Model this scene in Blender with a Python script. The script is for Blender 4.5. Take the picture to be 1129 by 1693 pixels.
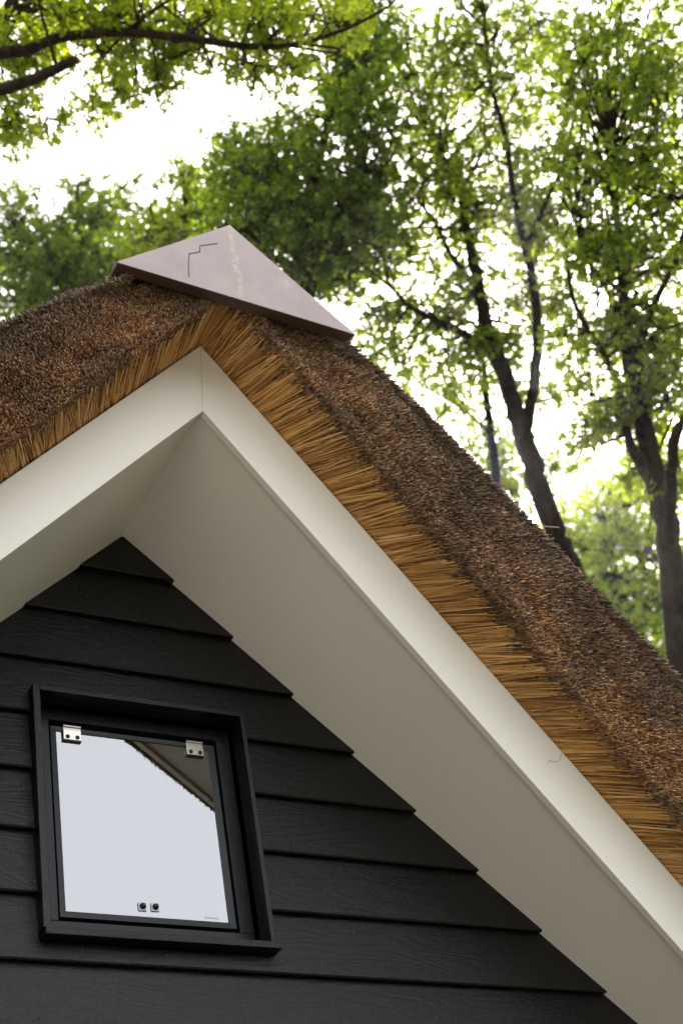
import bpy, math
import numpy as np
from mathutils import Vector, Matrix

rng = np.random.default_rng(7)
SC = bpy.context.scene
COL = SC.collection
for o in list(bpy.data.objects):
    bpy.data.objects.remove(o)

# ------------------------------------------------------------------ camera
W, H, FPX = 1129.0, 1693.0, 2624.1
YAW, PITCH, ROLL = 0.6070, 0.6704, -0.2040
CAM = np.array([-1.5669, -3.4223, -3.2118])
_cy, _sy, _cp, _sp = math.cos(YAW), math.sin(YAW), math.cos(PITCH), math.sin(PITCH)
FW = np.array([_sy * _cp, _cy * _cp, _sp])
_r = np.array([_cy, -_sy, 0.0])
_u = np.cross(_r, FW)
RT = math.cos(ROLL) * _r + math.sin(ROLL) * _u
UP = -math.sin(ROLL) * _r + math.cos(ROLL) * _u
cam_d = bpy.data.cameras.new('camera')
cam = bpy.data.objects.new('camera', cam_d)
COL.objects.link(cam)
M = Matrix.Identity(4)
for i in range(3):
    M[i][0], M[i][1], M[i][2], M[i][3] = RT[i], UP[i], -FW[i], CAM[i]
cam.matrix_world = M
cam_d.sensor_fit = 'VERTICAL'
cam_d.sensor_height = 36.0
cam_d.lens = FPX / H * 36.0
cam_d.clip_start = 0.05
cam_d.clip_end = 3000
cam_d.dof.use_dof = True
cam_d.dof.focus_distance = 4.25
cam_d.dof.aperture_fstop = 4.5
cam_d.dof.aperture_blades = 0
SC.camera = cam

# ------------------------------------------------------------------ light
SUN_EL, SUN_AZ = math.radians(42.2), math.radians(43.2)     # azimuth from +Y towards +X
world = bpy.data.worlds.new('World')
SC.world = world
world.use_nodes = True
wn = world.node_tree.nodes
bg = wn['Background']
sky = wn.new('ShaderNodeTexSky')
sky.sky_type = 'NISHITA'
sky.sun_disc = False
sky.sun_elevation = SUN_EL
sky.sun_rotation = SUN_AZ
sky.air_density = 0.7
sky.dust_density = 3.5
sky.ozone_density = 0.6
sky.altitude = 0
# thin bright cloud over the whole sky, laid over the clear-sky colours
mixn = wn.new('ShaderNodeMix'); mixn.data_type = 'RGBA'
mixn.inputs['Factor'].default_value = 0.72
mixn.inputs['B'].default_value = (5.8, 5.8, 5.88, 1)
world.node_tree.links.new(sky.outputs[0], mixn.inputs['A'])
world.node_tree.links.new(mixn.outputs['Result'], bg.inputs[0])
bg.inputs[1].default_value = 0.15
sun_d = bpy.data.lights.new('sun', 'SUN')
sun_d.energy = 5.0
sun_d.angle = math.radians(0.53)
sun_d.color = (1.0, 0.93, 0.82)
sun = bpy.data.objects.new('sun', sun_d)
COL.objects.link(sun)
SDIR = Vector((math.sin(SUN_AZ) * math.cos(SUN_EL), math.cos(SUN_AZ) * math.cos(SUN_EL), math.sin(SUN_EL)))
sun.rotation_euler = SDIR.to_track_quat('Z', 'Y').to_euler()
sun.location = SDIR * 60
vs = SC.view_settings
vs.view_transform = 'Standard'
vs.look = 'None'
vs.gamma = 1.0
vs.use_curve_mapping = False
vs.exposure = 1.9
SC.cycles.max_bounces = 10
SC.cycles.diffuse_bounces = 5
SC.cycles.glossy_bounces = 4
SC.cycles.transmission_bounces = 6
SC.cycles.transparent_max_bounces = 12
SC.cycles.sample_clamp_indirect = 6.0
SC.cycles.use_denoising = True

# ------------------------------------------------------------------ helpers
def nrm(v):
    v = np.asarray(v, float)
    return v / np.linalg.norm(v)

def ray(px, py):
    return nrm(FW * FPX + RT * (px - W / 2) - UP * (py - H / 2))

def at(px, py, dist):
    return CAM + ray(px, py) * dist

def on_y(px, py, y):
    d = ray(px, py)
    return CAM + d * ((y - CAM[1]) / d[1])

def link(name, me, mat, parent=None):
    o = bpy.data.objects.new(name, me)
    COL.objects.link(o)
    if mat is not None and not me.materials:
        me.materials.append(mat)
    if parent is not None:
        o.parent = parent
    return o

def empty(name, loc=(0, 0, 0), parent=None):
    o = bpy.data.objects.new(name, None)
    COL.objects.link(o)
    o.location = loc
    o.empty_display_size = 0.1
    if parent is not None:
        o.parent = parent
    return o

def tag(o, label=None, cat=None, group=None, kind=None):
    if label: o['label'] = label
    if cat: o['category'] = cat
    if group: o['group'] = group
    if kind: o['kind'] = kind
    return o

class MB:
    """collects closed shapes, links them as one mesh"""
    def __init__(self):
        self.v, self.f, self.sm = [], [], []
    def add(self, v, f, smooth=False):
        n = len(self.v)
        self.v += [tuple(map(float, p)) for p in v]
        self.f += [tuple(i + n for i in q) for q in f]
        self.sm += [smooth] * len(f)
    def hexa(self, p):                      # 8 corners: bottom ring 0-3, top ring 4-7
        self.add(p, [(3, 2, 1, 0), (4, 5, 6, 7), (0, 1, 5, 4), (1, 2, 6, 5), (2, 3, 7, 6), (3, 0, 4, 7)])
    def box(self, x0, x1, y0, y1, z0, z1):
        self.hexa([(x0, y0, z0), (x1, y0, z0), (x1, y1, z0), (x0, y1, z0),
                   (x0, y0, z1), (x1, y0, z1), (x1, y1, z1), (x0, y1, z1)])
    def loft(self, a, b, smooth=False):     # ring a -> ring b, capped
        n = len(a)
        f = [(i, (i + 1) % n, n + (i + 1) % n, n + i) for i in range(n)]
        f += [tuple(range(n - 1, -1, -1)), tuple(range(n, 2 * n))]
        self.add(list(a) + list(b), f, smooth)
    def dome(self, c, r, h, ax=(0, -1, 0), n=10, rings=3):
        ax = nrm(ax); t = nrm(np.cross(ax, (0.1, 0.2, 1))); s = np.cross(ax, t); c = np.asarray(c, float)
        v = []
        for k in range(rings):
            a = k / rings * math.pi / 2
            for i in range(n):
                p = 2 * math.pi * i / n
                v.append(c + (t * math.cos(p) + s * math.sin(p)) * r * math.cos(a) + ax * h * math.sin(a))
        v.append(c + ax * h)
        f = [(k * n + i, k * n + (i + 1) % n, (k + 1) * n + (i + 1) % n, (k + 1) * n + i) for k in range(rings - 1) for i in range(n)]
        f += [((rings - 1) * n + i, (rings - 1) * n + (i + 1) % n, rings * n) for i in range(n)]
        f.append(tuple(range(n - 1, -1, -1)))
        self.add(v, f, True)
    def build(self, name, mat, parent=None, bevel=0.0, seg=2):
        import bmesh
        me = bpy.data.meshes.new(name)
        me.from_pydata(self.v, [], self.f)
        bm = bmesh.new(); bm.from_mesh(me)
        bmesh.ops.recalc_face_normals(bm, faces=bm.faces)
        if bevel:
            bmesh.ops.bevel(bm, geom=list(bm.edges), offset=bevel, segments=seg, affect='EDGES', profile=0.5, clamp_overlap=True)
        bm.to_mesh(me); bm.free()
        if not bevel and len(self.sm) == len(me.polygons):
            me.polygons.foreach_set('use_smooth', self.sm)
        return link(name, me, mat, parent)

def np_mesh(name, verts, loops, starts, totals, mat, parent=None, smooth=False):
    me = bpy.data.meshes.new(name)
    me.vertices.add(len(verts))
    me.vertices.foreach_set('co', np.ascontiguousarray(verts, np.float32).ravel())
    me.loops.add(len(loops))
    me.loops.foreach_set('vertex_index', np.ascontiguousarray(loops, np.int32))
    me.polygons.add(len(starts))
    me.polygons.foreach_set('loop_start', np.ascontiguousarray(starts, np.int32))
    me.polygons.foreach_set('loop_total', np.ascontiguousarray(totals, np.int32))
    if smooth:
        me.polygons.foreach_set('use_smooth', np.ones(len(starts), bool))
    me.update(calc_edges=True)
    me.validate()
    return link(name, me, mat, parent)

def repeat_mesh(tv, tf, N):
    """topology of N copies of a template"""
    nv = len(tv)
    base_l = np.array([i for f in tf for i in f]); tot = np.array([len(f) for f in tf])
    loops = (base_l[None, :] + (np.arange(N) * nv)[:, None]).ravel()
    totals = np.tile(tot, N)
    starts = np.concatenate([[0], np.cumsum(totals)[:-1]])
    return loops, starts, totals

# ------------------------------------------------------------------ materials
def new_mat(name):
    m = bpy.data.materials.new(name); m.use_nodes = True
    nt = m.node_tree
    return m, nt, nt.nodes, nt.links, nt.nodes['Principled BSDF']

def N(nodes, kind, **kw):
    n = nodes.new(kind)
    for k, v in kw.items():
        if isinstance(k, str) and k.startswith('i_'):
            n.inputs[k[2:]].default_value = v
        else:
            setattr(n, k, v)
    return n

def ramp(nodes, stops):
    r = nodes.new('ShaderNodeValToRGB')
    el = r.color_ramp.elements
    while len(el) < len(stops): el.new(0.5)
    for e, (p, c) in zip(el, stops):
        e.position = p
        e.color = (*c, 1) if len(c) == 3 else c
    return r

def mat_paint():
    m, nt, n, l, b = new_mat('cream_paint')
    tc = N(n, 'ShaderNodeTexCoord')
    a = N(n, 'ShaderNodeTexNoise'); a.inputs['Scale'].default_value = 2.3; a.inputs['Detail'].default_value = 6
    l.new(tc.outputs['Object'], a.inputs['Vector'])
    r = ramp(n, [(0.3, (0.82, 0.79, 0.70)), (0.7, (0.86, 0.83, 0.75))])
    l.new(a.outputs['Fac'], r.inputs['Fac'])
    # faint brown specks
    s = N(n, 'ShaderNodeTexNoise'); s.inputs['Scale'].default_value = 55; s.inputs['Detail'].default_value = 3
    l.new(tc.outputs['Object'], s.inputs['Vector'])
    sr = ramp(n, [(0.72, (0, 0, 0)), (0.80, (1, 1, 1))])
    l.new(s.outputs['Fac'], sr.inputs['Fac'])
    mx = N(n, 'ShaderNodeMix', data_type='RGBA')
    mul = N(n, 'ShaderNodeMath', operation='MULTIPLY'); mul.inputs[1].default_value = 0.35
    l.new(sr.outputs['Color'], mul.inputs[0]); l.new(mul.outputs[0], mx.inputs['Factor'])
    l.new(r.outputs['Color'], mx.inputs['A']); mx.inputs['B'].default_value = (0.5, 0.42, 0.30, 1)
    l.new(mx.outputs['Result'], b.inputs['Base Color'])
    b.inputs['Roughness'].default_value = 0.42
    b.inputs['Specular IOR Level'].default_value = 0.35
    f = N(n, 'ShaderNodeTexNoise'); f.inputs['Scale'].default_value = 130; f.inputs['Detail'].default_value = 3
    l.new(tc.outputs['Object'], f.inputs['Vector'])
    bp = N(n, 'ShaderNodeBump'); bp.inputs['Strength'].default_value = 0.06; bp.inputs['Distance'].default_value = 0.002
    l.new(f.outputs['Fac'], bp.inputs['Height']); l.new(bp.outputs[0], b.inputs['Normal'])
    return m

def mat_black_wood(name='black_stained_wood', vert=False, k=1.0):
    m, nt, n, l, b = new_mat(name)
    tc = N(n, 'ShaderNodeTexCoord')
    oi = N(n, 'ShaderNodeObjectInfo')
    add = N(n, 'ShaderNodeVectorMath', operation='ADD')
    sc = N(n, 'ShaderNodeVectorMath', operation='SCALE'); sc.inputs['Scale'].default_value = 37.0
    cmb = N(n, 'ShaderNodeCombineXYZ')
    for k_ in range(3): l.new(oi.outputs['Random'], cmb.inputs[k_])
    l.new(cmb.outputs[0], sc.inputs[0])
    l.new(tc.outputs['Object'], add.inputs[0]); l.new(sc.outputs[0], add.inputs[1])
    def mapped(s):
        mp = N(n, 'ShaderNodeMapping'); mp.inputs['Scale'].default_value = (s[2], s[1], s[0]) if vert else s
        l.new(add.outputs[0], mp.inputs['Vector']); return mp
    # cathedral grain: contour lines of a stretched noise
    g = N(n, 'ShaderNodeTexNoise'); g.inputs['Scale'].default_value = 1.6; g.inputs['Detail'].default_value = 1.5; g.inputs['Distortion'].default_value = 0.25
    l.new(mapped((1.3, 1.0, 6.5)).outputs[0], g.inputs['Vector'])
    mu = N(n, 'ShaderNodeMath', operation='MULTIPLY'); mu.inputs[1].default_value = 85
    sn = N(n, 'ShaderNodeMath', operation='SINE')
    l.new(g.outputs['Fac'], mu.inputs[0]); l.new(mu.outputs[0], sn.inputs[0])
    # fine fibres
    fb = N(n, 'ShaderNodeTexNoise'); fb.inputs['Scale'].default_value = 6; fb.inputs['Detail'].default_value = 7; fb.inputs['Roughness'].default_value = 0.7
    l.new(mapped((4, 20, 60)).outputs[0], fb.inputs['Vector'])
    # saw marks across the board
    sw = N(n, 'ShaderNodeTexNoise'); sw.inputs['Scale'].default_value = 6; sw.inputs['Detail'].default_value = 4
    l.new(mapped((55, 10, 5)).outputs[0], sw.inputs['Vector'])
    # knots
    vo = N(n, 'ShaderNodeTexVoronoi'); vo.inputs['Scale'].default_value = 3.2
    l.new(mapped((1.0, 1.0, 1.6)).outputs[0], vo.inputs['Vector'])
    kr = ramp(n, [(0.0, (0, 0, 0)), (0.07, (1, 1, 1))]); l.new(vo.outputs['Distance'], kr.inputs['Fac'])
    m1 = N(n, 'ShaderNodeMath', operation='MULTIPLY_ADD'); m1.inputs[1].default_value = 0.20; l.new(sn.outputs[0], m1.inputs[0])
    m2 = N(n, 'ShaderNodeMath', operation='MULTIPLY_ADD'); m2.inputs[1].default_value = 1.5; l.new(fb.outputs['Fac'], m2.inputs[0]); l.new(m2.outputs[0], m1.inputs[2])
    m3 = N(n, 'ShaderNodeMath', operation='MULTIPLY_ADD'); m3.inputs[1].default_value = 0.9; l.new(sw.outputs['Fac'], m3.inputs[0]); l.new(m3.outputs[0], m2.inputs[2])
    m4 = N(n, 'ShaderNodeMath', operation='MULTIPLY'); m4.inputs[1].default_value = 0.5; l.new(kr.outputs['Color'], m4.inputs[0]); l.new(m4.outputs[0], m3.inputs[2])
    bp = N(n, 'ShaderNodeBump'); bp.inputs['Strength'].default_value = 0.6; bp.inputs['Distance'].default_value = 0.0016
    l.new(m1.outputs[0], bp.inputs['Height']); l.new(bp.outputs[0], b.inputs['Normal'])
    cr = ramp(n, [(0.2, (0.0012 * k, 0.0012 * k, 0.0013 * k)), (0.8, (0.0035 * k, 0.0035 * k, 0.0037 * k))])
    l.new(fb.outputs['Fac'], cr.inputs['Fac']); l.new(cr.outputs['Color'], b.inputs['Base Color'])
    rr = N(n, 'ShaderNodeMapRange'); rr.inputs['To Min'].default_value = 0.22; rr.inputs['To Max'].default_value = 0.40
    l.new(sw.outputs['Fac'], rr.inputs['Value']); l.new(rr.outputs[0], b.inputs['Roughness'])
    b.inputs['Specular IOR Level'].default_value = 0.31
    return m

def mat_plain(name, col, rough, metal=0.0, spec=0.5, noise=0.0, nscale=60.0):
    m, nt, n, l, b = new_mat(name)
    b.inputs['Base Color'].default_value = (*col, 1)
    b.inputs['Roughness'].default_value = rough
    b.inputs['Metallic'].default_value = metal
    b.inputs['Specular IOR Level'].default_value = spec
    tc = N(n, 'ShaderNodeTexCoord')
    a = N(n, 'ShaderNodeTexNoise'); a.inputs['Scale'].default_value = nscale; a.inputs['Detail'].default_value = 5
    l.new(tc.outputs['Object'], a.inputs['Vector'])
    r = ramp(n, [(0.3, tuple(c * (1 - noise) for c in col)), (0.7, tuple(c * (1 + noise) for c in col))])
    l.new(a.outputs['Fac'], r.inputs['Fac']); l.new(r.outputs['Color'], b.inputs['Base Color'])
    return m

def mat_glass():
    m, nt, n, l, b = new_mat('coated_glass')
    n.remove(b)
    out = n['Material Output']
    g = N(n, 'ShaderNodeBsdfGlossy'); g.inputs['Roughness'].default_value = 0.0; g.inputs['Color'].default_value = (0.955, 0.955, 0.965, 1)
    t = N(n, 'ShaderNodeBsdfTransparent'); t.inputs['Color'].default_value = (0.86, 0.90, 0.86, 1)
    fr = N(n, 'ShaderNodeFresnel'); fr.inputs['IOR'].default_value = 3.2
    mx = N(n, 'ShaderNodeMixShader')
    l.new(fr.outputs[0], mx.inputs[0]); l.new(t.outputs[0], mx.inputs[1]); l.new(g.outputs[0], mx.inputs[2])
    l.new(mx.outputs[0], out.inputs['Surface'])
    return m

def mat_reed(name, stops, patch, rough=0.55, patch_scale=3.0, spec=0.35):
    """per-reed colour (random per island) times large soft patches"""
    m, nt, n, l, b = new_mat(name)
    ge = N(n, 'ShaderNodeNewGeometry')
    r = ramp(n, stops); l.new(ge.outputs['Random Per Island'], r.inputs['Fac'])
    tc = N(n, 'ShaderNodeTexCoord')
    a = N(n, 'ShaderNodeTexNoise'); a.inputs['Scale'].default_value = patch_scale; a.inputs['Detail'].default_value = 4; a.inputs['Distortion'].default_value = 0.6
    l.new(tc.outputs['Object'], a.inputs['Vector'])
    pr = ramp(n, patch); l.new(a.outputs['Fac'], pr.inputs['Fac'])
    mx = N(n, 'ShaderNodeMix', data_type='RGBA', blend_type='MULTIPLY'); mx.inputs['Factor'].default_value = 1
    l.new(r.outputs['Color'], mx.inputs['A']); l.new(pr.outputs['Color'], mx.inputs['B'])
    l.new(mx.outputs['Result'], b.inputs['Base Color'])
    b.inputs['Roughness'].default_value = rough
    b.inputs['Specular IOR Level'].default_value = spec
    return m

def mat_cap():
    m, nt, n, l, b = new_mat('oxidised_copper')
    tc = N(n, 'ShaderNodeTexCoord')
    a = N(n, 'ShaderNodeTexNoise'); a.inputs['Scale'].default_value = 7; a.inputs['Detail'].default_value = 9; a.inputs['Roughness'].default_value = 0.65
    l.new(tc.outputs['Object'], a.inputs['Vector'])
    r = ramp(n, [(0.25, (0.215, 0.165, 0.15)), (0.5, (0.27, 0.215, 0.20)), (0.75, (0.33, 0.265, 0.24))])
    l.new(a.outputs['Fac'], r.inputs['Fac'])
    # run-off streak down the middle and small bright scuffs
    sep = N(n, 'ShaderNodeSeparateXYZ'); l.new(tc.outputs['Object'], sep.inputs[0])
    wob = N(n, 'ShaderNodeTexNoise'); wob.inputs['Scale'].default_value = 22; wob.inputs['Detail'].default_value = 6
    l.new(tc.outputs['Object'], wob.inputs['Vector'])
    ws = N(n, 'ShaderNodeMath', operation='MULTIPLY_ADD'); ws.inputs[1].default_value = 0.05; ws.inputs[2].default_value = -0.018
    l.new(wob.outputs['Fac'], ws.inputs[0])
    sx = N(n, 'ShaderNodeMath', operation='SUBTRACT'); l.new(sep.outputs['X'], sx.inputs[0]); l.new(ws.outputs[0], sx.inputs[1])
    ab = N(n, 'ShaderNodeMath', operation='ABSOLUTE'); l.new(sx.outputs[0], ab.inputs[0])
    sr = ramp(n, [(0.0, (1, 1, 1)), (0.012, (0, 0, 0))]); l.new(ab.outputs[0], sr.inputs['Fac'])
    fine = N(n, 'ShaderNodeTexNoise'); fine.inputs['Scale'].default_value = 90; fine.inputs['Detail'].default_value = 3
    l.new(tc.outputs['Object'], fine.inputs['Vector'])
    fr = ramp(n, [(0.42, (0, 0, 0)), (0.6, (1, 1, 1))]); l.new(fine.outputs['Fac'], fr.inputs['Fac'])
    mm = N(n, 'ShaderNodeMath', operation='MULTIPLY'); l.new(sr.outputs['Color'], mm.inputs[0]); l.new(fr.outputs['Color'], mm.inputs[1])
    # scuff near the right slope
    dv = N(n, 'ShaderNodeVectorMath', operation='DISTANCE'); l.new(tc.outputs['Object'], dv.inputs[0]); dv.inputs[1].default_value = tuple(on_y(475, 466, -0.905))
    dr = ramp(n, [(0.0, (1, 1, 1)), (0.03, (0, 0, 0))]); l.new(dv.outputs['Value'], dr.inputs['Fac'])
    m2 = N(n, 'ShaderNodeMath', operation='MULTIPLY'); l.new(dr.outputs['Color'], m2.inputs[0]); l.new(fr.outputs['Color'], m2.inputs[1])
    mxx = N(n, 'ShaderNodeMath', operation='MAXIMUM'); l.new(mm.outputs[0], mxx.inputs[0]); l.new(m2.outputs[0], mxx.inputs[1])
    mx = N(n, 'ShaderNodeMix', data_type='RGBA'); l.new(mxx.outputs[0], mx.inputs['Factor'])
    l.new(r.outputs['Color'], mx.inputs['A']); mx.inputs['B'].default_value = (0.42, 0.32, 0.26, 1)
    l.new(mx.outputs['Result'], b.inputs['Base Color'])
    b.inputs['Metallic'].default_value = 0.25
    rr = ramp(n, [(0.3, (0.30,) * 3), (0.7, (0.46,) * 3)]); l.new(a.outputs['Fac'], rr.inputs['Fac']); l.new(rr.outputs['Color'], b.inputs['Roughness'])
    bp = N(n, 'ShaderNodeBump'); bp.inputs['Strength'].default_value = 0.10; bp.inputs['Distance'].default_value = 0.002
    l.new(fine.outputs['Fac'], bp.inputs['Height']); l.new(bp.outputs[0], b.inputs['Normal'])
    return m

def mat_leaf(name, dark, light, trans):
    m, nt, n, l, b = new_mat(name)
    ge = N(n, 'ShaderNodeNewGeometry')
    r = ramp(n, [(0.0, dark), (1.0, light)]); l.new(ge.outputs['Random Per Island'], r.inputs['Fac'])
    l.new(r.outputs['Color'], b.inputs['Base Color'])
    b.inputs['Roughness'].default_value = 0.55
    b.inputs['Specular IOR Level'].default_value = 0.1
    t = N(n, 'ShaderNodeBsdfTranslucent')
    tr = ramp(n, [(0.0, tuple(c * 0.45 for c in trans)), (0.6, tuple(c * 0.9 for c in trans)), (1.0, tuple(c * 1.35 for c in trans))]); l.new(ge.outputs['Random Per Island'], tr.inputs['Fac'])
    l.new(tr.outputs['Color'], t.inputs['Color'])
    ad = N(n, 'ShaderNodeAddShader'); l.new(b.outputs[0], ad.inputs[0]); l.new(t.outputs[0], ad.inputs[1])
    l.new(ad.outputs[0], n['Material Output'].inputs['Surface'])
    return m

def mat_bark():
    m, nt, n, l, b = new_mat('oak_bark')
    tc = N(n, 'ShaderNodeTexCoord')
    mp = N(n, 'ShaderNodeMapping'); mp.inputs['Scale'].default_value = (9, 9, 2.2); l.new(tc.outputs['Object'], mp.inputs['Vector'])
    a = N(n, 'ShaderNodeTexNoise'); a.inputs['Scale'].default_value = 2.2; a.inputs['Detail'].default_value = 7; a.inputs['Distortion'].default_value = 0.8
    l.new(mp.outputs[0], a.inputs['Vector'])
    r = ramp(n, [(0.3, (0.008, 0.006, 0.004)), (0.6, (0.032, 0.023, 0.015)), (0.8, (0.046, 0.039, 0.023))])
    l.new(a.outputs['Fac'], r.inputs['Fac']); l.new(r.outputs['Color'], b.inputs['Base Color'])
    b.inputs['Roughness'].default_value = 0.95
    b.inputs['Specular IOR Level'].default_value = 0.08
    bp = N(n, 'ShaderNodeBump'); bp.inputs['Strength'].default_value = 0.8; bp.inputs['Distance'].default_value = 0.03
    l.new(a.outputs['Fac'], bp.inputs['Height']); l.new(bp.outputs[0], b.inputs['Normal'])
    return m

def mat_ground(name, c0, c1, scale):
    m, nt, n, l, b = new_mat(name)
    tc = N(n, 'ShaderNodeTexCoord')
    a = N(n, 'ShaderNodeTexNoise'); a.inputs['Scale'].default_value = scale; a.inputs['Detail'].default_value = 10; a.inputs['Roughness'].default_value = 0.7
    l.new(tc.outputs['Object'], a.inputs['Vector'])
    r = ramp(n, [(0.3, c0), (0.7, c1)]); l.new(a.outputs['Fac'], r.inputs['Fac']); l.new(r.outputs['Color'], b.inputs['Base Color'])
    b.inputs['Roughness'].default_value = 0.9
    bp = N(n, 'ShaderNodeBump'); bp.inputs['Strength'].default_value = 0.6; bp.inputs['Distance'].default_value = 0.03
    l.new(a.outputs['Fac'], bp.inputs['Height']); l.new(bp.outputs[0], b.inputs['Normal'])
    return m

PAINT = mat_paint()
WOOD = mat_black_wood()
WOODV = mat_black_wood('black_stained_trim_upright', vert=True, k=1.3)
FRAME = mat_plain('anthracite_frame', (0.010, 0.010, 0.011), 0.40, spec=0.26, noise=0.12)
SASH = mat_plain('dark_sash_metal', (0.010, 0.010, 0.011), 0.36, spec=0.28, noise=0.1)
RUBBER = mat_plain('black_rubber', (0.012, 0.012, 0.012), 0.6, noise=0.1)
NICKEL = mat_plain('satin_nickel', (0.62, 0.58, 0.50), 0.28, metal=1.0, noise=0.06)
DARKMETAL = mat_plain('blackened_steel', (0.03, 0.03, 0.03), 0.22, metal=0.4, noise=0.1)
PAD = mat_plain('grey_fixing_pad', (0.50, 0.51, 0.54), 0.5, noise=0.05)
GLASS = mat_glass()
SPACER = mat_plain('glazing_spacer', (0.05, 0.05, 0.052), 0.4, noise=0.05)
PLASTER = mat_plain('interior_plaster', (0.30, 0.30, 0.27), 0.8, noise=0.05)
CAPM = mat_cap()
SEAM = mat_plain('dark_brown_copper', (0.055, 0.026, 0.019), 0.5, noise=0.1)
REED_GOLD = mat_reed('golden_reed', [(0.0, (0.10, 0.045, 0.012)), (0.25, (0.33, 0.155, 0.04)), (0.55, (0.60, 0.32, 0.09)), (0.88, (0.73, 0.45, 0.16)), (1.0, (0.80, 0.62, 0.34))],
                     [(0.3, (0.75, 0.70, 0.62)), (0.65, (1.1, 1.05, 1.0))], patch_scale=5)
REED_CUT = mat_reed('cut_reed_ends', [(0.0, (0.050, 0.029, 0.018)), (0.3, (0.16, 0.088, 0.050)), (0.65, (0.35, 0.205, 0.092)), (0.92, (0.50, 0.33, 0.165)), (1.0, (0.62, 0.48, 0.31))],
                    [(0.36, (0.46, 0.46, 0.48)), (0.5, (0.85, 0.80, 0.78)), (0.62, (1.2, 1.02, 0.85))], patch_scale=3.4)
REED_TOP = mat_reed('weathered_reed', [(0.0, (0.05, 0.034, 0.025)), (0.5, (0.17, 0.117, 0.074)), (1.0, (0.42, 0.32, 0.22))],
                    [(0.3, (0.7, 0.7, 0.7)), (0.7, (1.1, 1.05, 1.0))], patch_scale=3)
THATCH = mat_ground('thatch_body', (0.035, 0.020, 0.011), (0.11, 0.06, 0.03), 60)
BARK = mat_bark()

# ------------------------------------------------------------------ setting
GZ = -4.85
gm = MB(); gm.add([(-900, -900, GZ), (900, -900, GZ), (900, 900, GZ), (-900, 900, GZ)], [(0, 1, 2, 3)])
ground = gm.build('ground', mat_ground('lawn', (0.040, 0.040, 0.018), (0.075, 0.068, 0.036), 3.0))
tag(ground, kind='structure')
pm = MB()
pts = [(-26, -22), (-3.2, -22), (-0.6, -9), (0.8, -1.2), (-1.2, -0.05), (-5, 0.5), (-9, 5), (-26, 7)]
pm.add([(x, y, GZ + 0.006) for x, y in pts], [tuple(range(len(pts)))])
path = pm.build('gravel_drive', mat_ground('brown_gravel', (0.18, 0.162, 0.142), (0.30, 0.275, 0.245), 40))
tag(path, kind='structure')

# ------------------------------------------------------------------ the house
TH = math.radians(45.5); TAN, COS, SIN = math.tan(TH), math.cos(TH), math.sin(TH)
FD, FS, ZB, ZT = 0.6123, 0.1801, -0.2274, -0.009      # bargeboard plane and its two apex heights
ZS = -0.2025                                           # soffit apex at the wall
BT = 0.030                                             # board butt in front of the wall
EXPO, Z1 = 0.175, -0.3535
DMAX = 3.3

house = empty('thatched_house', (0, 0, GZ))
tag(house, 'black weatherboarded gable house with cream eaves and a reed thatched roof', 'house')
def part(mb, name, mat, parent=None, **k):
    """house coordinates are world coordinates; the empty sits at the base"""
    o = mb.build(name, mat, None, **k)
    attach(o, parent or house)
    return o
def attach(o, p):
    o.parent = p
    if p is house:
        o.matrix_parent_inverse = Matrix.Translation((0, 0, -GZ))
    return o

def fas_y(z): return -(FD + FS * (z - ZB))
def off(s, d, a, b, t):
    z = ZT + b / COS - d * TAN
    return np.array([s * d, -(FD + FS * (ZT - ZB)) - a - t * (z - ZT), z])

# gable wall behind the boards (with the window opening left free)
WX0, WX1, WZ0, WZ1 = -0.300, 0.2856, -1.509, -0.830
gw = MB()
def wall_slab(x0, x1, z0, z1, y0=0.0, y1=0.14):
    gw.box(x0, x1, y0, y1, z0, z1)
wb = 3.0
zb_w = ZS - wb * TAN
wall_slab(-wb, wb, GZ, zb_w)
def trap(za, zb_):            # slab of the gable between heights
    xa, xb = (ZS - za) / TAN, (ZS - zb_) / TAN
    gw.hexa([(-xa, 0, za), (xa, 0, za), (xa, .14, za), (-xa, .14, za), (-xb, 0, zb_), (xb, 0, zb_), (xb, .14, zb_), (-xb, .14, zb_)])
trap(zb_w, WZ0)
trap(WZ1, ZS - 0.02)
for sgn, xe in ((-1, WX0), (1, WX1)):
    xa, xb = sgn * (ZS - WZ0) / TAN, sgn * (ZS - WZ1) / TAN
    q = [(xe, 0, WZ0), (xa, 0, WZ0), (xa, .14, WZ0), (xe, .14, WZ0), (xe, 0, WZ1), (xb, 0, WZ1), (xb, .14, WZ1), (xe, .14, WZ1)]
    gw.hexa(q)
gable = part(gw, 'gable_wall', mat_plain('dark_sheathing', (0.012, 0.012, 0.012), 0.8, noise=0.2))

# feather-edged boards, one object each
def board_piece(mb, zbot, xl, xr, zlo=None, zhi=None):
    ztop = zbot + EXPO + 0.012
    zlo = zbot if zlo is None else zlo
    zhi = ztop if zhi is None else zhi
    fy = lambda z: -BT + (z - zbot) / (ztop - zbot) * 0.020
    prof = []
    if zlo == zbot:
        prof += [(fy(zlo) + 0.020, zlo + 0.001), (fy(zlo) + 0.003, zlo), (fy(zlo), zlo + 0.004)]
    else:
        prof += [(fy(zlo) + 0.012, zlo), (fy(zlo), zlo)]
    prof += [(fy(zhi), zhi), (max(fy(zhi) + 0.006, -0.003), zhi)]
    mb.loft([(xl(z), y, z) for y, z in prof], [(xr(z), y, z) for y, z in prof])
lim = lambda z: min(max((ZS - z) / TAN, 0.0), wb)
OX0, OX1, OZ0, OZ1 = -0.3195, 0.299, -1.530, -0.8135     # outer edge of the casing
nb = int((Z1 - GZ) / EXPO) + 1
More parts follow.
